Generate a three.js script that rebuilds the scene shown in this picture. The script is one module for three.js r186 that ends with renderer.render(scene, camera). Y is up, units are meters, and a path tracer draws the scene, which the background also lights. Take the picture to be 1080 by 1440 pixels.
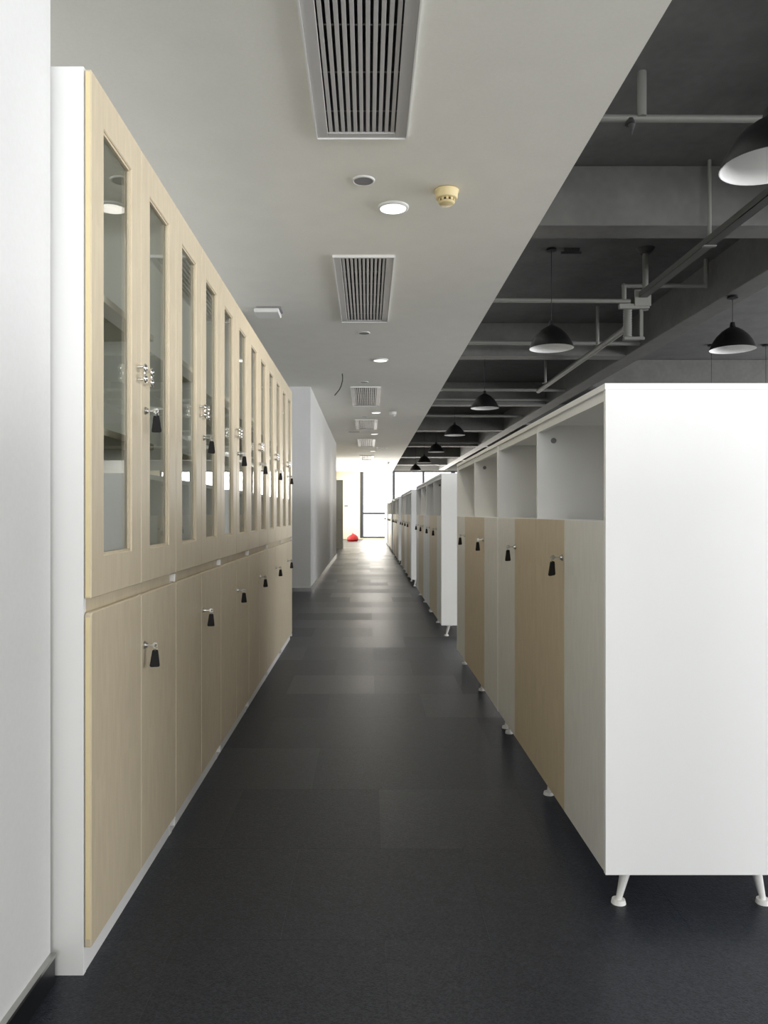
import * as THREE from 'three';
import { RoundedBoxGeometry } from 'three/addons/geometries/RoundedBoxGeometry.js';
import { mergeGeometries } from 'three/addons/utils/BufferGeometryUtils.js';
import { RectAreaLightUniformsLib } from 'three/addons/lights/RectAreaLightUniformsLib.js';

// ---------------------------------------------------------------- camera, sky, daylight, exposure
const scene = new THREE.Scene();
const renderer = new THREE.WebGLRenderer({ antialias: true });
renderer.toneMapping = THREE.LinearToneMapping;
renderer.toneMappingExposure = 1.0;
renderer.shadowMap.enabled = true;
RectAreaLightUniformsLib.init();

const EYE = 1.22;
const camera = new THREE.PerspectiveCamera(67.3, 1080 / 1440, 0.05, 200);
camera.position.set(0, EYE, 0);
camera.lookAt(0, EYE, -10);
camera.setViewOffset(1080, 1440, 23, -2, 1080, 1440);

scene.background = new THREE.Color().setRGB(2.2, 2.25, 2.35);        // bright overcast sky

const BACK = 4.2, FAR = 36.5, RIGHT = 8.9;                            // window walls behind the viewer and at the far end
function daylight(name, x0, x1, y0, y1, at, toward, L, c) {            // overcast daylight entering by one window opening
  const l = new THREE.RectAreaLight(c, L, x1 - x0, y1 - y0);
  l.name = name; const m = (x0 + x1) / 2;
  l.position.set(at[0] || m, (y0 + y1) / 2, at[1] || -m);
  l.lookAt(l.position.x + toward[0], l.position.y, l.position.z + toward[1]);
  scene.add(l);
}
daylight('far_window_daylight', -0.35, 8.4, 0.06, 3.24, [0, -(FAR + 0.45)], [0, 1], 15, 0xfff8ec);
daylight('back_window_daylight', -0.5, 8.4, 1.3, 3.1, [0, BACK + 0.45], [0, -1], 8.0, 0xffffff);
const SIDE = [-3.6, 13.2];                                            // the window band of the open office's long side
daylight('side_window_daylight', SIDE[0], SIDE[1], 0.9, 3.15, [RIGHT + 0.45, 0], [-1, 0], 8.2, 0xffffff);
const NOOK = [28.2, 35.9];                                            // the window on the other side, past the open door
daylight('nook_window_daylight', NOOK[0], NOOK[1], 0.3, 2.9, [-2.35, 0], [1, 0], 9.5, 0xfffaf0);

// ---------------------------------------------------------------- helpers
let seed = 7;
const rnd = () => ((seed = (seed * 1664525 + 1013904223) >>> 0) / 4294967296);
const names = new Map();
function numbered(n) {
  const k = names.get(n) || 0; names.set(n, k + 1);
  return k ? `${n}_${String(k).padStart(3, '0')}` : n;
}
function uvMetres(g) {                                               // box projection, uv in metres
  const p = g.attributes.position, n = g.attributes.normal, uv = new Float32Array(p.count * 2);
  for (let i = 0; i < p.count; i++) {
    const ax = Math.abs(n.getX(i)), ay = Math.abs(n.getY(i)), az = Math.abs(n.getZ(i));
    const x = p.getX(i), y = p.getY(i), z = p.getZ(i);
    if (ax >= ay && ax >= az) { uv[2 * i] = z; uv[2 * i + 1] = y; }
    else if (ay >= az) { uv[2 * i] = x; uv[2 * i + 1] = z; }
    else { uv[2 * i] = x; uv[2 * i + 1] = y; }
  }
  g.setAttribute('uv', new THREE.BufferAttribute(uv, 2));
  return g;
}
function box(x0, x1, y0, y1, z0, z1, r = 0) {                         // a box between limits, edges rounded by r
  const w = x1 - x0, h = y1 - y0, d = z1 - z0;
  const g = r > 0 ? new RoundedBoxGeometry(w, h, d, 1, r) : new THREE.BoxGeometry(w, h, d);
  g.translate((x0 + x1) / 2, (y0 + y1) / 2, (z0 + z1) / 2);
  return uvMetres(g);
}
function flat(g) { return g.index ? g.toNonIndexed() : g; }
function merge(list) { return mergeGeometries(list.map(flat)); }
function tube(points, r, n = 8, seg = 1) {
  const c = new THREE.CurvePath();
  for (let i = 0; i + 1 < points.length; i++) c.add(new THREE.LineCurve3(new THREE.Vector3(...points[i]), new THREE.Vector3(...points[i + 1])));
  const parts = [];
  for (const l of c.curves) {
    const len = l.v1.distanceTo(l.v2), g = new THREE.CylinderGeometry(r, r, len, n, seg);
    const q = new THREE.Quaternion().setFromUnitVectors(new THREE.Vector3(0, 1, 0), l.v2.clone().sub(l.v1).normalize());
    g.applyQuaternion(q); const m = l.v1.clone().add(l.v2).multiplyScalar(.5); g.translate(m.x, m.y, m.z); parts.push(g);
  }
  for (let i = 1; i + 1 < points.length; i++) { const s = new THREE.SphereGeometry(r * 1.22, 10, 8); s.translate(...points[i]); parts.push(s); }
  return parts.length > 1 ? merge(parts) : parts[0];
}
function mesh(name, g, m, parent) {
  const o = new THREE.Mesh(g, m); o.name = parent ? name : numbered(name);
  o.castShadow = o.receiveShadow = true; (parent || scene).add(o);
  return o;
}
function thing(name, label, category, pos = [0, 0, 0], group) {
  const o = new THREE.Group(); o.name = numbered(name); o.position.set(...pos); scene.add(o);
  o.userData = { label, category }; if (group) o.userData.group = group;
  return o;
}
function struct(name, g, m, label) {
  const o = mesh(name, g, m); o.userData = { kind: 'structure' }; if (label) { o.userData.label = label; }
  return o;
}
function structGroup(name, label) {
  const o = new THREE.Group(); o.name = numbered(name); o.userData = { kind: 'structure', label }; scene.add(o); return o;
}
function copy(o, pos, label) {
  const c = o.clone(); c.name = numbered(o.name.replace(/_\d{3}$/, '')); c.position.set(...pos);
  c.userData = { ...o.userData, label }; scene.add(c); return c;
}
const nth = ['first', 'second', 'third', 'fourth', 'fifth', 'sixth', 'seventh', 'eighth', 'ninth', 'tenth', 'eleventh', 'twelfth', 'thirteenth', 'fourteenth'];

// ---------------------------------------------------------------- textures and materials
function noiseTex(w, h, fn, srgb = true, rep = [1, 1]) {
  const a = new Uint8Array(w * h * 4);
  for (let y = 0; y < h; y++) for (let x = 0; x < w; x++) {
    const c = fn(x, y), i = 4 * (y * w + x);
    a[i] = c[0]; a[i + 1] = c[1]; a[i + 2] = c[2]; a[i + 3] = 255;
  }
  const t = new THREE.DataTexture(a, w, h); t.wrapS = t.wrapT = THREE.RepeatWrapping;
  t.magFilter = THREE.LinearFilter; t.minFilter = THREE.LinearMipmapLinearFilter; t.generateMipmaps = true;
  if (srgb) t.colorSpace = THREE.SRGBColorSpace;
  t.repeat.set(...rep); t.needsUpdate = true; return t;
}
function lattice(n) { const v = []; for (let i = 0; i < n * n; i++) v.push(rnd()); return v; }
function valueNoise(lat, n, u, v) {                                  // wraps at 1
  u = (u - Math.floor(u)) * n; v = (v - Math.floor(v)) * n;
  const i = Math.floor(u), j = Math.floor(v), s = u - i, t = v - j, a = s * s * (3 - 2 * s), b = t * t * (3 - 2 * t);
  const at = (x, y) => lat[(y % n) * n + (x % n)];
  return (at(i, j) * (1 - a) + at(i + 1, j) * a) * (1 - b) + (at(i, j + 1) * (1 - a) + at(i + 1, j + 1) * a) * b;
}
const LA = lattice(64), LB = lattice(128), LC = lattice(16);
const grainTex = (r, g, b, amp) => noiseTex(256, 256, (x, y) => {    // fine upright wood grain, 0.5 m a repeat
  const u = x / 256, v = y / 256;
  const k = (valueNoise(LB, 128, u, v * .05) - .5) * amp + (valueNoise(LA, 64, u * .5, v * .12) - .5) * amp * .8;
  return [r + k, g + k, b + k * .9].map(c => Math.max(0, Math.min(255, c)));
}, true, [2, 2]);
const carpetTex = (r, g, b, turned) => noiseTex(512, 512, (x, y) => { // flecked looped pile, 0.6 m a repeat
  if (turned) [x, y] = [y, x];
  const u = x / 512, v = y / 512;
  const k = (rnd() - .5) * 14 + (valueNoise(LB, 128, u, v) - .5) * 24 + (valueNoise(LA, 64, u, v) - .5) * 10 + (valueNoise(LC, 16, u, v) - .5) * 3;
  return [r + k, g + k, b + k].map(c => Math.max(0, Math.min(255, c)));
}, true, [1 / .6, 1 / .6]);
const pile = noiseTex(256, 256, (x, y) => { const k = 90 + rnd() * 100 + valueNoise(LB, 128, x / 256, y / 256) * 60; return [k, k, k]; }, false, [2.5, 2.5]);
const plasterTex = noiseTex(256, 256, (x, y) => { const k = 249 + (valueNoise(LC, 16, x / 256, y / 256) - .5) * 3 + (rnd() - .5) * 3; return [k, k, k - 1]; }, true, [.5, .5]);
const concreteTex = noiseTex(256, 256, (x, y) => { const k = 218 + (valueNoise(LC, 16, x / 256, y / 256) - .5) * 20 + (valueNoise(LA, 64, x / 256, y / 256) - .5) * 16; return [k, k, k]; }, true, [.4, .4]);

const std = (c, rough, o = {}) => new THREE.MeshStandardMaterial({ color: c, roughness: rough, ...o });
const M = {
  plaster: std(0xe3e4e5, .75, { map: plasterTex }),
  ceilingPaint: std(0xfbfaf3, .8, { map: plasterTex }),
  creamPaint: std(0xf2e9d2, .75, { map: plasterTex }),
  slabPaint: std(0x696968, .7, { map: concreteTex }),
  screed: std(0x35363a, .9),
  beamPaint: std(0x6c6c69, .65, { map: concreteTex }),
  bandPaint: std(0x9a9a96, .7),
  pipePaint: std(0x747470, .5),
  trayPaint: std(0x464744, .45),
  bracketPaint: std(0x2c2c2c, .6),
  black: std(0x0d0d0e, .5),
  blackSatin: std(0x0a0a0b, .42),
  skirtBlack: std(0x15161a, .35),
  lampWhite: std(0xf2f2f0, .45),
  white: new THREE.MeshPhysicalMaterial({ color: 0xf4f5f4, roughness: .42 }),
  whiteGrain: std(0xffffff, .42, { map: grainTex(228, 228, 222, 6) }),
  beige: std(0xffffff, .4, { map: grainTex(212, 199, 173, 8) }),
  beigeLocker: std(0xffffff, .42, { map: grainTex(208, 193, 164, 8) }),
  edgeBand: std(0xead9ab, .4),
  inside: std(0xcfcabb, .6),
  glass: new THREE.MeshPhysicalMaterial({ color: 0xf9fbf8, roughness: .01, transmission: 1, thickness: 0, ior: 1.52 }),
  windowGlass: new THREE.MeshPhysicalMaterial({ color: 0xffffff, roughness: .0, transmission: 1, thickness: 0, ior: 1.5 }),
  chrome: std(0xe6e6e6, .12, { metalness: 1 }),
  steel: std(0xb9b9b6, .28, { metalness: 1 }),
  fob: std(0x0b0909, .75),
  frameGrey: std(0x4a4c52, .4, { metalness: .4 }),
  grille: std(0xc6c5c4, .45),
  ductMetal: std(0x8c8d8d, .6),
  speaker: std(0x8b8a8d, .6),
  sensor: std(0x4a4335, .6),
  detector: std(0xe8d6a4, .5),
  lampGlow: new THREE.MeshStandardMaterial({ color: 0xffffff, emissive: 0xfffaf0, emissiveIntensity: 2.2 }),
  plasticWhite: std(0xe9e9e6, .4),
  doorGrey: std(0xbfc0bd, .5),
  red: std(0x9c1a17, .7),
  skirtSteel: std(0xc9c9c9, .25, { metalness: .85 }),
};
M.carpet = [[37, 41, 49, .41, 0], [37, 41, 49, .45, 0], [38, 42, 50, .39, 0], [37, 41, 49, .43, 0]].map(([r, g, b, ro, t]) =>
  new THREE.MeshPhysicalMaterial({ color: 0xffffff, roughness: ro, specularIntensity: .6, map: carpetTex(r, g, b, t), bumpMap: pile, bumpScale: .0012 }));

// ---------------------------------------------------------------- floor of carpet tiles
const FX0 = -2.9, FX1 = RIGHT + .2;
const floor = structGroup('floor', 'dark blue grey carpet tile floor of the corridor');
mesh('floor_slab', box(FX0, FX1, -.3, -.006, -(FAR + .3), BACK + .3), M.screed, floor);
{
  const T = .6, tg = box(-T / 2 + .0002, T / 2 - .0002, -.006, 0, -T / 2 + .0002, T / 2 - .0002);
  const half = box(-T / 4 + .0002, T / 4 - .0002, -.006, 0, -T / 2 + .0002, T / 2 - .0002);
  const D0 = 1.0, ROWS = 59;
  for (let r = 0; r < ROWS; r++) {
    const d = D0 + (r + .5) * T; if (d + T / 2 > FAR) break;
    const even = r % 2 === 0;
    const xs = even ? [-.55, .05, .65, 1.25] : [-.25, .35, .95];
    for (const x of xs) { const o = mesh('carpet_tile', tg, M.carpet[Math.floor(rnd() * 4)], floor); o.position.set(x, 0, -d); }
    if (!even) for (const x of [-.7, 1.4]) { const o = mesh('carpet_tile', half, M.carpet[Math.floor(rnd() * 4)], floor); o.position.set(x, 0, -d); }
  }
  // the carpet beside and behind the corridor tiles
  const zEnd = -(D0 + 59 * T);
  const field = merge([box(FX0, -.8506, -.006, 0, -(FAR + .3), BACK + .3), box(1.5506, FX1, -.006, 0, -(FAR + .3), BACK + .3),
    box(-.85, 1.55, -.006, 0, -D0 + .0002, BACK + .3), box(-.85, 1.55, -.006, 0, -(FAR + .3), zEnd - .0002)]);
  const f = mesh('carpet_field', field, M.carpet[0], floor); f.userData.kind = 'stuff';
}

// ---------------------------------------------------------------- corridor ceiling with grille openings
const CEIL = 3.2, SOFX = 1.174, SLAB = 3.7, BEAM = 3.27;
const VX0 = -.262, VX1 = .2;
const vents = [[2.0, 4.03], [5.9, 7.9], [12.0, 14.1], [16.2, 18.1], [20.4, 22.6], [26.2, 28.3]];
{
  const s = new THREE.Shape([[-2.9, -BACK - .3], [SOFX, -BACK - .3], [SOFX, FAR + .3], [-2.0, FAR + .3], [-2.0, 22.0], [-2.9, 22.0]].map(p => new THREE.Vector2(...p)));
  for (const [a, b] of vents) s.holes.push(new THREE.Path([[VX0 + .03, a + .03], [VX0 + .03, b - .03], [VX1 - .03, b - .03], [VX1 - .03, a + .03]].map(p => new THREE.Vector2(...p))));
  const g = new THREE.ExtrudeGeometry(s, { depth: .12, bevelEnabled: false }); g.rotateX(-Math.PI / 2); g.translate(0, CEIL, 0);
  struct('ceiling', uvMetres(g), M.ceilingPaint, 'smooth white plasterboard ceiling above the corridor');
}
struct('trim_1', box(SOFX - .05, SOFX, CEIL + .12, SLAB, -(FAR + .3), BACK + .3), M.ceilingPaint, 'upstand closing the side of the plasterboard ceiling');
struct('ceiling_slab', box(-2.9, FX1, SLAB, SLAB + .25, -(FAR + .3), BACK + .3), M.slabPaint, 'dark grey painted concrete slab above the open office');

// ---------------------------------------------------------------- walls
const WALLX = -.825;
struct('wall_left', box(WALLX - .2, WALLX, .066, CEIL, -2.0, BACK + .01), M.plaster, 'white painted wall before the glazed cabinets');
struct('baseboard_left', box(WALLX - .18, WALLX + .012, 0, .07, -2.0, BACK), M.skirtBlack, 'black skirting below the white painted wall');
struct('trim_2', box(WALLX - .18, WALLX + .016, .07, .078, -2.0, BACK), M.steel, 'thin grey lip on top of black skirting');
struct('wall_alcove', box(-1.75, -1.55, 0, CEIL, -7.6, -1.8), M.plaster, 'white wall at the back of the cabinets');
struct('wall_recess', box(-2.8, -2.6, 0, CEIL, -12.2, -7.4), M.plaster, 'white wall in the side recess');
struct('wall_recess_return', box(-2.7, -1.25, 0, CEIL, -7.6, -7.45), M.plaster, 'white return wall of the side recess');
struct('wall_block', box(-2.7, -.888, 0, CEIL, -21.8, -12.0, .006), M.plaster, 'long white wall block beyond the cabinets');
struct('baseboard_block', merge([box(-.888, -.876, 0, .08, -21.8, -11.99), box(-2.6, -.876, 0, .06, -12.0, -11.988)]), M.skirtSteel, 'shiny metal skirting along the white wall block');
{
  const s = new THREE.Shape([[21.7, 0], [FAR + .1, 0], [FAR + .1, CEIL], [21.7, CEIL]].map(p => new THREE.Vector2(...p)));
  s.holes.push(new THREE.Path([[NOOK[0], .3], [NOOK[0], 2.9], [NOOK[1], 2.9], [NOOK[1], .3]].map(p => new THREE.Vector2(...p))));
  const g = new THREE.ExtrudeGeometry(s, { depth: .2, bevelEnabled: false }); g.rotateY(Math.PI / 2); g.translate(-2.0, 0, 0);
  struct('wall_end_side', uvMetres(g), M.creamPaint, 'cream side wall with a window near the far end');
  const w = structGroup('window_4', 'grey framed window in the cream side wall');
  const n = 4, x = -1.9, at = k => -(NOOK[0] + .04 + (NOOK[1] - NOOK[0] - .08) * k / n);
  for (let k = 0; k <= n; k++) mesh('mullion', box(x - .04, x + .04, .3, 2.9, at(k) - .04, at(k) + .04), M.frameGrey, w);
  for (const y of [.34, 2.86]) mesh('transom', box(x - .035, x + .035, y - .04, y + .04, -NOOK[1], -NOOK[0]), M.frameGrey, w);
  for (let k = 0; k < n; k++) mesh('pane', box(x - .003, x + .003, .34, 2.86, at(k + 1), at(k)), M.windowGlass, w);
}
{                                                                    // long side of the open office: a band of windows beyond the lockers
  const s = new THREE.Shape([[-BACK - .3, 0], [FAR + .3, 0], [FAR + .3, SLAB], [-BACK - .3, SLAB]].map(p => new THREE.Vector2(...p)));
  s.holes.push(new THREE.Path([[SIDE[0], .9], [SIDE[0], 3.15], [SIDE[1], 3.15], [SIDE[1], .9]].map(p => new THREE.Vector2(...p))));
  const g = new THREE.ExtrudeGeometry(s, { depth: .25, bevelEnabled: false }); g.rotateY(Math.PI / 2); g.translate(RIGHT, 0, 0);
  struct('wall_right', uvMetres(g), M.plaster, 'white wall with a window band along the open office');
  const w = structGroup('window_3', 'band of grey framed windows along the open office');
  const n = 10, x = RIGHT + .12, at = k => -(SIDE[0] + .04 + (SIDE[1] - SIDE[0] - .08) * k / n);
  for (let k = 0; k <= n; k++) mesh('mullion', box(x - .04, x + .04, .9, 3.15, at(k) - .04, at(k) + .04), M.frameGrey, w);
  for (const y of [.94, 3.11]) mesh('transom', box(x - .035, x + .035, y - .04, y + .04, -SIDE[1], -SIDE[0]), M.frameGrey, w);
  for (let k = 0; k < n; k++) mesh('pane', box(x - .003, x + .003, .94, 3.11, at(k + 1), at(k)), M.windowGlass, w);
}
struct('wall_outer', box(-2.9, -2.8, 0, SLAB, -22.0, BACK + .3), M.plaster, 'outer wall behind the recess');
struct('wall_outer_return', box(-2.9, -1.9, 0, SLAB, -22.0, -21.8), M.plaster, 'short outer return wall');
function wallWithOpenings(name, z0, z1, holes, mat, label, x0 = -2.9, x1 = RIGHT + .2) {
  const s = new THREE.Shape([[x0, 0], [x1, 0], [x1, SLAB], [x0, SLAB]].map(p => new THREE.Vector2(...p)));
  for (const [a, b, c, d] of holes) s.holes.push(new THREE.Path([[a, c], [a, d], [b, d], [b, c]].map(p => new THREE.Vector2(...p))));
  const g = new THREE.ExtrudeGeometry(s, { depth: z1 - z0, bevelEnabled: false }); g.translate(0, 0, z0);
  struct(name, uvMetres(g), mat, label);
}
wallWithOpenings('wall_far', -(FAR + .3), -FAR, [[-.36, 8.4, .05, 3.26]], M.creamPaint, 'pale end wall around the tall bright window');
wallWithOpenings('wall_back', BACK, BACK + .3, [[-.5, 8.4, 1.25, 3.12]], M.plaster, 'end wall around the wide window');
function windowWall(name, label, z, x0, x1, y0, y1, uprights, bars) {
  const w = structGroup(name, label);
  const fz0 = z - .04, fz1 = z + .04;
  for (const [x, t] of uprights) mesh('mullion', box(x - t / 2, x + t / 2, y0, y1, fz0, fz1, .006), M.frameGrey, w);
  for (const [y, t] of bars) mesh('transom', box(x0, x1, y - t / 2, y + t / 2, fz0 + .005, fz1 - .005), M.frameGrey, w);
  const xs = uprights.map(u => u[0]), ys = bars.map(b => b[0]);
  for (let i = 0; i + 1 < xs.length; i++) for (let j = 0; j + 1 < ys.length; j++)
    mesh('pane', box(xs[i], xs[i + 1], ys[j], ys[j + 1], z - .003, z + .003), M.windowGlass, w);
}
struct('trim_3', box(SOFX, RIGHT, 3.26, SLAB, -FAR - .01, -FAR + .06), M.bandPaint, 'grey band above the far window');
windowWall('window_1', 'floor to ceiling window with grey frames at the far end', -(FAR + .1), -.36, 8.4, .05, 3.26,
  [[-.3, .2], [1.24, .12], [2.65, .1], [4.06, .2], [5.5, .1], [6.95, .1], [8.35, .1]], [[.09, .08], [1.22, .08], [3.22, .08]]);
windowWall('window_2', 'wide window with grey frames behind the corridor', BACK + .15, -.5, 8.4, 1.25, 3.12,
  [[-.46, .08], [1.3, .08], [3.07, .08], [4.84, .08], [6.6, .08], [8.36, .08]], [[1.29, .08], [3.08, .08]]);

// ---------------------------------------------------------------- concrete beams of the open office
const LB0 = 3.36, LB1 = 3.62;
struct('ceiling_beam_long', box(LB0, LB1, BEAM, SLAB, -FAR, BACK, .01), M.beamPaint, 'long dark grey beam running down the open office');
for (const d of [-1.2, 5.48, 10.0, 14.5, 19.0, 23.5, 28.0, 32.5])
  struct('ceiling_beam', box(SOFX, LB0, BEAM, SLAB, -d - .26, -d, .008), M.beamPaint, 'dark grey cross beam between corridor ceiling and long beam');
for (const d of [-1.2, 5.2, 12.4, 17.5, 23.5, 29.5])
  struct('ceiling_beam', box(LB1, RIGHT, BEAM, SLAB, -d - .3, -d, .008), M.beamPaint, 'dark grey cross beam beyond the long beam');

// ---------------------------------------------------------------- glazed storage cabinets
const key0 = (() => {                                                 // key in a lock, pointing along +x, with a hanging fob
  const t = new THREE.Group(); t.name = 'cabinet_key';
  const bow = new THREE.Shape(); bow.absarc(.026, 0, .009, 0, Math.PI * 2); bow.holes.push(new THREE.Path().absarc(.029, 0, .0035, 0, Math.PI * 2));
  const bg = new THREE.ExtrudeGeometry(bow, { depth: .002, bevelEnabled: false, curveSegments: 10 }); bg.translate(0, 0, -.001);
  mesh('key', merge([box(0, .019, -.0025, .0025, -.001, .001), bg]), M.steel, t);
  const rg = new THREE.TorusGeometry(.009, .0011, 6, 18); rg.rotateY(Math.PI / 2.6); rg.translate(.029, -.009, 0);
  mesh('key_ring', rg, M.steel, t);
  const s = new THREE.Shape(); s.moveTo(-.008, 0); s.quadraticCurveTo(0, .005, .008, 0); s.lineTo(.0145, -.046); s.quadraticCurveTo(.0145, -.051, .0095, -.051); s.lineTo(-.0095, -.051); s.quadraticCurveTo(-.0145, -.051, -.0145, -.046); s.closePath();
  const fg = new THREE.ExtrudeGeometry(s, { depth: .005, bevelEnabled: true, bevelSize: .0012, bevelThickness: .0012, bevelSegments: 1, curveSegments: 5 });
  fg.translate(0, 0, -.0025); fg.rotateY(.5); fg.translate(.027, -.018, 0);
  mesh('fob', fg, M.fob, t);
  return t;
})();
function addKey(x, y, z, mirror, label, group, tilt) {
  const k = key0.clone(); k.name = numbered('cabinet_key'); k.position.set(x, y, z);
  if (mirror) k.rotation.y = Math.PI;
  k.rotation.x = tilt; scene.add(k);
  k.userData = { label, category: 'key', group };
}
function lockGeo(sign) {                                              // escutcheon disc and barrel, axis along x
  const a = new THREE.CylinderGeometry(.0125, .0125, .004, 18), b = new THREE.CylinderGeometry(.0085, .0095, .008, 16);
  a.rotateZ(-sign * Math.PI / 2); b.rotateZ(-sign * Math.PI / 2); a.translate(sign * .002, 0, 0); b.translate(sign * .006, 0, 0);
  return merge([a, b]);
}
const lockR = lockGeo(1), lockL = lockGeo(-1);
const pullGeo = (() => {                                              // short chrome pull: two round posts with ringed ends and a bar
  const parts = [];
  for (const s of [-1, 1]) {
    const p = new THREE.CylinderGeometry(.005, .006, .022, 10); p.rotateZ(-Math.PI / 2); p.translate(.011, s * .02, 0); parts.push(p);
    const r = new THREE.TorusGeometry(.0105, .0042, 8, 16); r.rotateX(Math.PI / 2 * 0); r.rotateY(Math.PI / 2); r.translate(.024, s * .0165, 0); parts.push(r);
    const k = new THREE.SphereGeometry(.006, 10, 8); k.translate(.024, s * .0165, 0); parts.push(k);
  }
  const b = new THREE.CylinderGeometry(.004, .004, .05, 8); b.translate(.022, 0, 0); parts.push(b);
  return merge(parts);
})();
// door profiles lie in (depth along the row, height); extruded along +x
function doorSolid(a0, a1, y0, y1, t, r = .004) {
  const s = new THREE.Shape(); s.moveTo(a0 + r, y0); s.lineTo(a1 - r, y0); s.quadraticCurveTo(a1, y0, a1, y0 + r); s.lineTo(a1, y1 - r * 3); s.quadraticCurveTo(a1, y1, a1 - r * 3, y1);
  s.lineTo(a0 + r * 3, y1); s.quadraticCurveTo(a0, y1, a0, y1 - r * 3); s.lineTo(a0, y0 + r); s.quadraticCurveTo(a0, y0, a0 + r, y0);
  return s;
}
function extrudeX(shape, x0, t, bevel = .0028) {
  const g = new THREE.ExtrudeGeometry(shape, { depth: t - 2 * bevel, bevelEnabled: true, bevelSize: bevel, bevelOffset: -bevel, bevelThickness: bevel, bevelSegments: 1, curveSegments: 4 });
  g.translate(0, 0, bevel); g.rotateY(Math.PI / 2); g.translate(x0, 0, 0); return uvMetres(g);
}
const CW = .9, CD0 = 2.03, CX = -1.0, CH = 2.4;
function makeCabinet() {
  const t = new THREE.Group();
  const W = CW / 2, xb = -.25, xf = .25;
  for (const s of [-1, 1]) mesh('side_panel', box(xb, xf, 0, CH, s > 0 ? W - .018 : -W, s > 0 ? W : -W + .018, .001), M.white, t);
  mesh('top_panel', box(xb, xf, CH - .018, CH, -W + .018, W - .018), M.white, t);
  mesh('back_panel', box(xb, xb + .008, .08, CH - .018, -W + .018, W - .018), M.inside, t);
  mesh('plinth', box(xb + .02, xf - .002, 0, .085, -W + .018, W - .018), M.white, t);
  mesh('bottom_panel', box(xb + .008, xf - .002, .085, .103, -W + .018, W - .018), M.inside, t);
  mesh('middle_panel', box(xb + .008, xf, .955, .999, -W + .018, W - .018), M.beige, t);
  for (const y of [1.46, 1.87]) mesh('shelf', box(xb + .008, xf - .06, y, y + .022, -W + .018, W - .018, .001), M.inside, t);
  const x0 = xf + .002, th = .018;
  for (const k of [0, 1]) {                                          // k = 0 is the door nearer the white wall
    const a0 = -W + .002 + k * W, a1 = a0 + W - .004;
    const low = mesh('door', extrudeX(doorSolid(a0, a1, .072, .958, th), x0, th), M.beige, t);
    mesh('edge_band', box(x0 + .003, x0 + th - .003, .095, .945, -a0 - .0003, -a0 + .0006), M.edgeBand, low);
    const s = doorSolid(a0, a1, .995, CH - .006, th, .002);
    const st = .098, h = new THREE.Path([[a0 + st, 1.105], [a0 + st, 2.283], [a1 - st, 2.283], [a1 - st, 1.105]].map(p => new THREE.Vector2(...p)));
    s.holes.push(h);
    const up = mesh('glazed_door', extrudeX(s, x0, th), M.beige, t);
    mesh('edge_band', box(x0 + .003, x0 + th - .003, 1.0, CH - .012, -a0 - .0003, -a0 + .0006), M.edgeBand, up);
    mesh('glass_pane', box(x0 + .002, x0 + .006, 1.1, 2.288, -(a1 - st) - .004, -(a0 + st) + .004), M.glass, up);
    const bz0 = -(a1 - st), bz1 = -(a0 + st);
    mesh('glazing_bead', merge([box(x0 + .0055, x0 + .012, 1.105, 2.283, bz0, bz0 + .007), box(x0 + .0055, x0 + .012, 1.105, 2.283, bz1 - .007, bz1), box(x0 + .0055, x0 + .012, 1.105, 1.112, bz0, bz1), box(x0 + .0055, x0 + .012, 2.276, 2.283, bz0, bz1)]), M.beige, up);
    const pz = k ? -(a0 + .035) : -(a1 - .035);
    const p = mesh('door_pull', pullGeo, M.chrome, up); p.position.set(x0 + th, 1.665, pz);
    if (k) {
      const l1 = mesh('lock', lockR, M.steel, up); l1.position.set(x0 + th, 1.556, -(a0 + .04));
      const l2 = mesh('lock', lockR, M.steel, low); l2.position.set(x0 + th, .79, -(a0 + .03));
    }
  }
  for (const y of [.9765, .05]) mesh('joint_cap', box(xf, xf + .02, y - .015, y + .015, -W, -W + .016, .003), M.plasticWhite, t);
  return t;
}
const cab0 = makeCabinet();
for (let i = 0; i < 6; i++) {
  const c = i ? cab0.clone() : cab0; c.name = numbered('storage_cabinet');
  const d = CD0 + CW * (i + .5); c.position.set(CX, 0, -d); scene.add(c);
  const where = i === 0 ? 'beside the white painted wall' : i === 5 ? 'at the end before the side recess' : `${nth[i]} along from the white painted wall`;
  c.userData = { label: `tall beige cabinet with glazed upper doors, ${where}`, category: 'cabinet', group: 'tall glazed cabinets along the wall' };
  const xk = CX + .25 + .002 + .018 + .01, which = `${nth[i]} tall cabinet from white wall`;
  addKey(xk, 1.556, -(d + .0415), false, `key with black fob in glazed door of ${which}`, 'keys with fobs in the glazed doors', (rnd() - .5) * .3);
  addKey(xk, .79, -(d + .0315), false, `key with black fob in lower door of ${which}`, 'keys with fobs in the lower cabinet doors', (rnd() - .5) * .3);
}

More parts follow.
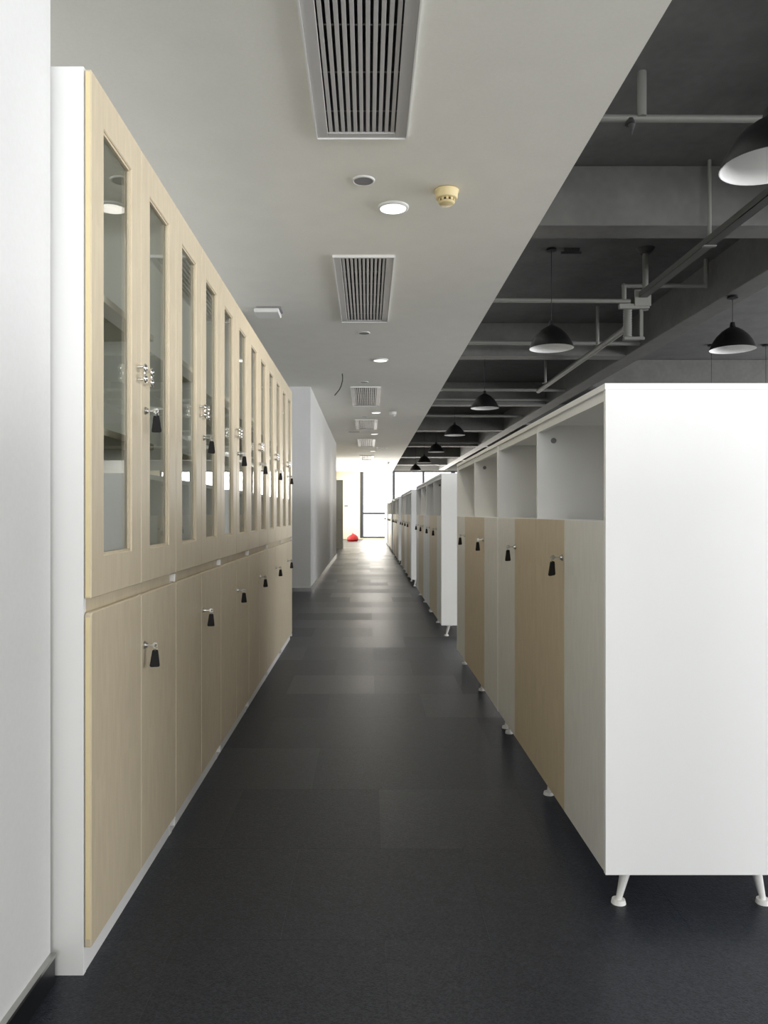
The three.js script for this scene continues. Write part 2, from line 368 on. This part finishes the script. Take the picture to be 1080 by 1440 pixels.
// ---------------------------------------------------------------- low lockers with open tops, on legs
const LX = .73, LDEP = .525, LH = 1.62, LEG = .11, LW = 1.96, SHELF = 1.196;
const legGeo = (() => { const g = new THREE.CylinderGeometry(.017, .009, .1, 12); const p = g.attributes.position; for (let i = 0; i < p.count; i++) p.setX(i, p.getX(i) - (.05 - p.getY(i)) * .24); g.translate(0, .06, 0); g.computeVertexNormals(); return merge([g, (() => { const b = new THREE.BoxGeometry(.06, .006, .06); b.translate(.0, .107, 0); return b; })()]); })();
const footGeo = (() => { const g = new THREE.CylinderGeometry(.02, .023, .013, 16); g.translate(-.024, .0065, 0); return g; })();
function makeLocker() {                                              // origin at front lower corner nearest the viewer: +x into the unit, -z along the row
  const t = new THREE.Group();
  const p = .018, back = LDEP;
  mesh('side_panel', box(-.02, back, LEG, LH - .02, -p, 0, .001), M.white, t);
  mesh('side_panel', box(-.02, back, LEG, LH - .02, -LW, -LW + p, .001), M.white, t);
  mesh('top_panel', box(-.022, back, LH - .02, LH, -LW, 0, .0015), M.white, t);
  mesh('bottom_panel', box(-.001, back, LEG, LEG + p, -LW + p, -p), M.white, t);
  mesh('back_panel', box(back - .008, back, LEG + p, LH - .02, -LW + p, -p), M.white, t);
  mesh('shelf', box(.001, back - .008, SHELF - p, SHELF, -LW + p, -p), M.white, t);
  mesh('header_rail', box(-.012, .006, LH - .05, LH - .02, -LW + p, -p), M.white, t);
  const dv = mesh('divider', box(-.014, back - .008, SHELF, LH - .02, -LW / 2 - p / 2, -LW / 2 + p / 2), M.white, t);
  const gr = new THREE.CylinderGeometry(.011, .012, .006, 14); gr.rotateX(Math.PI / 2); gr.translate(.055, 1.535, -LW / 2 + p / 2 + .003);
  mesh('cover_cap', gr, M.speaker, dv);
  const xs = [0, .25, .5, .75, 1], mats = [M.whiteGrain, M.beigeLocker, M.beigeLocker, M.whiteGrain];
  for (let k = 0; k < 4; k++) {
    const a0 = p + .001 + xs[k] * (LW - 2 * p - .002) + .001, a1 = p + .001 + xs[k + 1] * (LW - 2 * p - .002) - .001;
    const dr = mesh('door', box(-.0195, -.0015, LEG + .003, SHELF - .001, -a1, -a0, .0015), mats[k], t);
    if (k === 1 || k === 2) { const l = mesh('lock', lockL, M.steel, dr); l.position.set(-.02, 1.055, k === 1 ? -(a0 + .022) : -(a1 - .022)); }
  }
  for (const a of [.05, LW / 2, LW - .05]) for (const s of [0, 1]) {
    const lg = mesh('leg', legGeo, M.plasticWhite, t); lg.position.set(s ? LDEP - .06 : .06, 0, -a); if (s) lg.rotation.y = Math.PI;
    const ft = mesh('foot', footGeo, M.plasticWhite, lg);
  }
  return t;
}
const lock0 = makeLocker();
const rows = [-2.9, 2.36, 7.62, 12.86, 18.1, 23.35, 28.6];
let lockers = 0;
rows.forEach((d0, row) => {
  const r = row - 1;                                                 // the block before the first stands beside the viewer, out of frame
  for (let u = 0; u < 2; u++) {
    const c = lockers ? lock0.clone() : lock0; lockers++; c.name = numbered('locker_unit');
    const d = d0 + u * (LW + .002); c.position.set(LX + .02, 0, -d); scene.add(c);
    c.userData = { label: `white and beige locker with open top, ${u ? 'far half' : 'near half'} of ${nth[r]} locker block from wide blank end panel`, category: 'locker', group: 'low lockers along the corridor' };
    if (r === 0 && u === 0) c.userData.label = 'white and beige locker on legs showing its large blank white end panel';
    if (r === 0 && u === 1) c.userData.label = 'white and beige locker joined behind the one with large blank end panel';
    if (r < 0) c.userData.label = `white and beige open-topped locker, ${u ? 'second' : 'first'} unit of the block facing the white painted wall`;
    if (r > 0) c.userData.label = `white and beige open-topped locker, ${u ? 'second' : 'first'} unit of the ${nth[r]} locker block along the corridor`;
    for (const k of r < 0 ? [] : [1, 2]) {
      const a = k === 1 ? .019 + .25 * (LW - .038) + .023 : .019 + .75 * (LW - .038) - .023;
      addKey(LX + .02 - .02 - .01, 1.055, -(d + a), true, `key with black fob, ${nth[u * 2 + k - 1]} along the beige doors of ${nth[r]} locker block`, 'keys with fobs in the locker doors', (rnd() - .5) * .4);
    }
  }
});

// ---------------------------------------------------------------- ceiling grilles
function makeGrille(a, b, label) {
  const t = thing('ceiling_grille', label, 'air vent', [0, CEIL, 0], 'air grilles along the corridor ceiling');
  const x0 = VX0, x1 = VX1, f = .056, z0 = -b, z1 = -a;
  for (const [p, q, r, s] of [[x0, x0 + f, z0, z1], [x1 - f, x1, z0, z1], [x0 + f, x1 - f, z0, z0 + f * .8], [x0 + f, x1 - f, z1 - f * .8, z1]])
    mesh('frame_side', box(p, q, -.012, 0, r, s, .003), M.grille, t);
  mesh('outer_lip', merge([box(x0 - .008, x0, -.02, 0, z0 - .008, z1 + .008), box(x1, x1 + .008, -.02, 0, z0 - .008, z1 + .008), box(x0, x1, -.02, 0, z0 - .008, z0), box(x0, x1, -.02, 0, z1, z1 + .008)]), M.plasticWhite, t);
  const w0 = x0 + .031, w1 = x1 - .031, e0 = z0 + .031, e1 = z1 - .031, H = .47;   // plenum rising above the ceiling board
  mesh('duct_box', merge([box(w0, w1, H - .003, H, e0, e1), box(w0, w0 + .003, .002, H - .003, e0, e1), box(w1 - .003, w1, .002, H - .003, e0, e1), box(w0 + .003, w1 - .003, .002, H - .003, e0, e0 + .003), box(w0 + .003, w1 - .003, .002, H - .003, e1 - .003, e1)]), M.ductMetal, t);
  const n = 11, w = x1 - x0 - 2 * f, sg = box(-.009, .009, -.006, .02, z0 + f * .7, z1 - f * .7, .002);
  for (let i = 0; i < n; i++) { const s = mesh('slat', sg, M.grille, t); s.position.x = x0 + f + w * (i + .5) / n; }
  const m = Math.max(3, Math.round((b - a) / .32));
  for (let i = 0; i < m; i++) mesh('cross_bar', box(x0 + f * .9, x1 - f * .9, .02, .024, z0 + (z1 - z0) * (i + .6) / m - .0025, z0 + (z1 - z0) * (i + .6) / m + .0025), M.grille, t);
}
vents.forEach(([a, b], i) => makeGrille(a, b, `grey slatted air grille, ${nth[i]} along the corridor ceiling from the white wall`));

// ---------------------------------------------------------------- downlights, speakers, detectors
[0.0, 4.97, 9.91, 15.05, 19.1, 24.3].forEach((d, i) => {
  const t = thing('downlight', i ? `round glowing white downlight, ${nth[i - 1]} beyond the first ceiling grille` : 'round glowing white downlight before the first ceiling grille', 'light', [.165, CEIL, -d], 'downlights in the corridor ceiling');
  const ring = new THREE.LatheGeometry([[.083, -.012], [.088, -.016], [.1, -.01], [.102, 0]].map(p => new THREE.Vector2(...p)), 28);
  mesh('trim_ring', ring, M.plasticWhite, t);
  const lens = new THREE.CylinderGeometry(.083, .083, .013, 28); lens.translate(0, -.0075, 0);
  mesh('lens', lens, M.lampGlow, t);
  const l = new THREE.SpotLight(0xfff4e2, 3.5, 0, 1.25, .8, 2); l.name = 'downlight_beam'; l.position.set(0, -.0075, 0); l.target.position.set(0, -3, 0);
  l.castShadow = true; l.shadow.radius = .2; t.add(l); t.add(l.target);
});
[[-.025, 4.57, .062], [-.04, 8.43, .062], [-.055, 11.57, .062], [-.06, 15.7, .06]].forEach(([x, d, r], i) => {
  const t = thing('ceiling_speaker', `small round grey ceiling speaker, ${nth[i]} in line after the first grille`, 'speaker', [x, CEIL, -d], 'small round speakers in the corridor ceiling');
  mesh('rim', new THREE.LatheGeometry([[r - .008, -.004], [r - .003, -.01], [r + .004, -.007], [r + .007, 0]].map(p => new THREE.Vector2(...p)), 26), M.plasticWhite, t);
  const c = new THREE.CylinderGeometry(r - .006, r - .006, .003, 26); c.translate(0, -.0055, 0); mesh('mesh_cover', c, M.speaker, t);
});
[[.483, 4.71, 'cream smoke detector on ceiling beside the first downlight', 1], [.49, 15.0, 'small smoke detector on ceiling beside the third downlight'], [.78, 29.6, 'small dark smoke detector on ceiling by the last grille']].forEach(([x, d, label, near]) => {
  const dm = near ? M.detector : M.plasticWhite;
  const t = thing('smoke_detector', label, 'detector', [x, CEIL, -d]);
  const P = a => a.map(p => new THREE.Vector2(...p));
  mesh('base', new THREE.LatheGeometry(P([[0, 0], [.076, 0], [.076, -.012], [.07, -.016], [.068, -.05], [.058, -.058], [0, -.058]].reverse()), 28), dm, t);
  mesh('chamber', new THREE.LatheGeometry(P([[0, -.092], [.04, -.09], [.05, -.08], [.052, -.074], [.0, -.074]]), 24), dm, t);
  mesh('grid', new THREE.LatheGeometry(P([[.04, -.074], [.04, -.058]]), 20), M.sensor, t);
  for (let k = 0; k < 10; k++) { const a = k / 10 * Math.PI * 2, g = box(-.007, .007, -.075, -.057, -.003, .003); g.rotateY(a); g.translate(.047 * Math.sin(a), 0, .047 * Math.cos(a)); mesh('rib', g, dm, t); }
});
{
  const t = thing('wireless_access_point', 'white flat box mounted on the ceiling above the cabinets', 'access point', [-.957, CEIL, -7.45]);
  mesh('mount', box(-.11, .13, -.022, 0, -.1, .1, .004), M.speaker, t);
  mesh('housing', box(-.13, .11, -.062, -.02, -.12, .12, .012), M.plasticWhite, t);
}
for (const [x, d, label] of [[-.33, 18.6, 'thin dark slot vent in ceiling by the fourth grille'], [.42, 23.2, 'thin dark slot vent in ceiling beyond the fifth grille'], [-.25, 29.5, 'thin dark slot vent in ceiling beyond the last grille']]) {
  const t = thing('slot_vent', label, 'air vent', [x, CEIL, -d]);
  mesh('frame', box(-.15, .15, -.008, 0, -.09, .09, .002), M.plasticWhite, t);
  mesh('slot', box(-.13, .13, -.0095, -.007, -.07, .07), M.speaker, t);
}
{
  const pts = [[-.36, CEIL, -10.9], [-.355, 3.12, -10.9], [-.39, 3.0, -10.92], [-.47, 2.9, -10.95]].map(p => new THREE.Vector3(...p));
  const o = mesh('loose_cable', new THREE.TubeGeometry(new THREE.CatmullRomCurve3(pts), 20, .008, 6), M.bracketPaint);
  o.userData = { label: 'loose grey cable hanging from the corridor ceiling by third grille', category: 'cable' };
}

// ---------------------------------------------------------------- pendant lamps
const RIM = 2.765;
function makePendant(top) {
  const t = new THREE.Group();
  const P = a => a.map(p => new THREE.Vector2(...p));
  const out = [[.205, 0], [.198, .024], [.178, .07], [.145, .12], [.102, .165], [.06, .195], [.03, .21], [.026, .214]];
  const inn = out.map(([r, y]) => [Math.max(.004, r - .004), y - .001]).reverse();
  const sh = mesh('shade', new THREE.LatheGeometry(P([...out, [.004, .214]]), 44), M.blackSatin, t);
  mesh('lining', new THREE.LatheGeometry(P([[.004, .2], ...inn.slice(1), [.205, 0]]), 44), M.lampWhite, sh);
  const cap = new THREE.CylinderGeometry(.02, .03, .05, 18); cap.translate(0, .23, 0); mesh('cap', cap, M.blackSatin, t);
  const so = new THREE.CylinderGeometry(.022, .022, .05, 16); so.translate(0, .165, 0); mesh('socket', so, M.lampWhite, t);
  const L = top - RIM - .25; const c = new THREE.CylinderGeometry(.0035, .0035, L, 8); c.translate(0, .25 + L / 2, 0); mesh('cord', c, M.black, t);
  const ro = new THREE.CylinderGeometry(.045, .05, .022, 20); ro.translate(0, top - RIM - .011, 0); mesh('ceiling_rose', ro, M.black, t);
  return t;
}
const pSlab = makePendant(SLAB), pBeam = makePendant(BEAM);
let first = { a: true, b: true };
function pendant(kind, x, d, label, rx = 0) {
  const src = kind === 'a' ? pSlab : pBeam, o = first[kind] ? src : src.clone(); first[kind] = false;
  o.name = numbered('pendant_lamp'); o.position.set(x, RIM, -d); scene.add(o);
  o.userData = { label, category: 'lamp', group: 'black pendant lamps over the open office' };
}
[[1.785, 3.42], [1.72, 7.2], [1.72, 11.3], [1.72, 15.2], [1.72, 19.35], [1.72, 23.4], [1.72, 27.6]].forEach(([x, d], i) =>
  pendant('a', x, d, i ? `black dome pendant lamp with white inside, ${nth[i]} in the row beside the corridor` : 'large black dome pendant lamp hung before the first cross beam'));
pendant('b', 3.44, 7.25, 'black dome pendant lamp hung from the long beam over the lockers');
pendant('a', 5.05, 11.3, 'black pendant lamp mostly hidden behind the lockers, thin cord showing');
pendant('a', 5.85, 11.3, 'black pendant lamp hidden behind the lockers, farther from the long beam');

// ---------------------------------------------------------------- pipes, cable tray and hangers under the slab
function pipe(name, pts, r, label, group) {
  const o = mesh(name, tube(pts.map(([x, y, d]) => [x, y, -d]), r, 10), M.pipePaint);
  o.userData = { label, category: 'pipe' }; if (group) o.userData.group = group; return o;
}
pipe('sprinkler_pipe', [[SOFX, 3.45, 4.34], [5.8, 3.43, 4.34]], .021, 'grey pipe before the first cross beam, crossing to the open office');
pipe('sprinkler_riser', [[1.54, 3.45, 4.32], [1.54, SLAB, 4.32]], .025, 'short grey upright pipe joining the pipe before first cross beam');
pipe('sprinkler_pipe', [[SOFX, 3.3, 7.5], [2.56, 3.29, 7.5]], .021, 'grey pipe crossing behind the second pendant lamp cord');
pipe('bent_pipe', [[3.3, SLAB, 7.5], [3.3, 3.44, 7.5], [2.5, 3.44, 7.5], [2.5, 3.3, 7.5]], .021, 'grey bent pipe looping down from the slab beside the long beam');
pipe('drop_pipe', [[2.6, SLAB - .05, 7.2], [2.6, 3.12, 7.2]], .026, 'grey upright drop pipe with dark flange at the slab');
pipe('service_pipe', [[2.75, 3.19, 8.2], [2.75, 3.19, 12.4]], .035, 'thick grey pipe running along the open office below the cross beams');
[[9.5, 3.33], [13.1, 3.33], [14.3, 3.34], [16.6, 3.33], [19.7, 3.33], [22.9, 3.33], [29.0, 3.33]].forEach(([d, y], i) =>
  pipe('branch_pipe', [[SOFX, y, d], [LB0, y - .01, d]], .026, `thin grey cross pipe, ${nth[i]} beyond the second pendant lamp`, 'cross pipes under the slab'));
{
  const t = thing('cable_tray', 'grey cable tray running diagonally above the first locker', 'cable tray', [2.4, 3.1, 0]);
  mesh('tray', merge([box(-.035, .035, 0, .004, -6.7, 4.1), box(-.035, -.031, 0, .05, -6.7, 4.1), box(.031, .035, 0, .05, -6.7, 4.1)]), M.trayPaint, t);
  for (const d of [.8, 3.2, 5.4]) { mesh('hanger', merge([tube([[-.0, .6, -d], [0, .0, -d]], .014, 8), box(-.045, .045, -.008, 0, -d - .015, -d + .015)]), M.pipePaint, t); }
  mesh('end_plate', merge([box(-.07, .07, -.07, .07, -6.72, -6.7), box(-.2, .06, -.09, -.05, -6.75, -6.71)]), M.pipePaint, t);
}
{
  const t = thing('flexible_duct', 'short corrugated flexible duct hanging below the bent pipe', 'duct', [2.55, 2.95, -7.55]);
  const pr = []; for (let i = 0; i <= 26; i++) pr.push(new THREE.Vector2(.036 + (i % 2 ? .008 : 0), i * .0125));
  mesh('hose', new THREE.LatheGeometry(pr, 16), M.pipePaint, t);
  mesh('clamp', box(-.04, .16, -.03, .0, -.03, .03, .004), M.pipePaint, t);
  mesh('bracket', box(.12, .15, -.03, .38, -.015, .015), M.pipePaint, t);
}
[[9.2, 2.75], [11.9, 2.75]].forEach(([d, x], i) => {
  const o = mesh('pipe_hanger', merge([tube([[x, SLAB, -d], [x, 3.228, -d]], .02, 8), box(x - .045, x + .045, 3.2265, 3.236, -d - .02, -d + .02)]), M.pipePaint);
  o.userData = { label: `grey upright hanger, ${nth[i]} along the thick service pipe`, category: 'hanger', group: 'hangers of the thick pipe' };
});
{
  const t = thing('flange', 'dark round flange where the drop pipe meets the slab', 'flange', [2.6, SLAB, -7.2]);
  const g = new THREE.CylinderGeometry(.085, .045, .05, 20); g.translate(0, -.025, 0); mesh('plate', g, M.bracketPaint, t);
}
{
  const t = thing('fire_sprinkler', 'small dark sprinkler head below the grey corner pipe', 'sprinkler', [1.49, 3.43, -4.34]);
  const a = new THREE.CylinderGeometry(.022, .03, .03, 12); a.translate(-.01, .0, 0); mesh('body', a, M.bracketPaint, t);
  const b = new THREE.ConeGeometry(.022, .07, 10); b.rotateX(Math.PI); b.translate(0, -.045, 0); mesh('nozzle', b, M.bracketPaint, t);
}
{
  const t = thing('junction_bracket', 'small black bracket on the slab beside a lamp cord', 'bracket', [1.86, SLAB, -7.2]);
  mesh('plate', box(-.02, .12, -.03, 0, -.02, .02), M.bracketPaint, t); mesh('arm', box(-.05, .14, -.05, -.03, -.008, .008), M.bracketPaint, t);
}

// ---------------------------------------------------------------- far end: open door and red bag
{
  const t = thing('door_leaf', 'plain grey door standing open near the far window', 'door', [-1.79, 0, -26.9]);
  mesh('leaf', box(0, .93, .006, 2.39, -.02, .02, .003), M.doorGrey, t);
  const h = tube([[.86, 1.02, .02], [.86, 1.02, .06], [.75, 1.02, .06]], .009, 8); mesh('handle', h, M.steel, t);
}
{
  const pts = [[0, 0], [.2, 0], [.25, .05], [.255, .12], [.22, .2], [.14, .27], [.05, .31], [0, .315]].map(p => new THREE.Vector2(...p));
  const g = new THREE.LatheGeometry(pts, 28), p = g.attributes.position;
  for (let i = 0; i < p.count; i++) { const x = p.getX(i), y = p.getY(i), z = p.getZ(i), a = Math.atan2(z, x); const k = 1 + .05 * Math.sin(3 * a + 1) * (y / .3) + .03 * Math.sin(7 * a); p.setXYZ(i, x * k, y * (1 + .06 * Math.cos(a)), z * k); }
  g.computeVertexNormals();
  const t = thing('bean_bag', 'red bean bag on the floor by the far window', 'bean bag', [-.66, 0, -33.8]);
  mesh('cushion', g, M.red, t);
  const k = new THREE.TorusGeometry(.03, .01, 6, 12); k.translate(0, .325, 0); mesh('loop', k, M.red, t);
}
{
  const t = thing('wall_hook', 'small dark hook rail on the cream end wall', 'hook', [-1.0, 1.58, -FAR]);
  mesh('rail', box(-.1, .06, -.02, .02, 0, .015, .003), M.bracketPaint, t);
  for (const x of [-.07, .03]) mesh('hook', box(x - .008, x + .008, -.04, .0, .015, .05, .003), M.bracketPaint, t);
}

scene.updateMatrixWorld(true);
renderer.render(scene, camera);
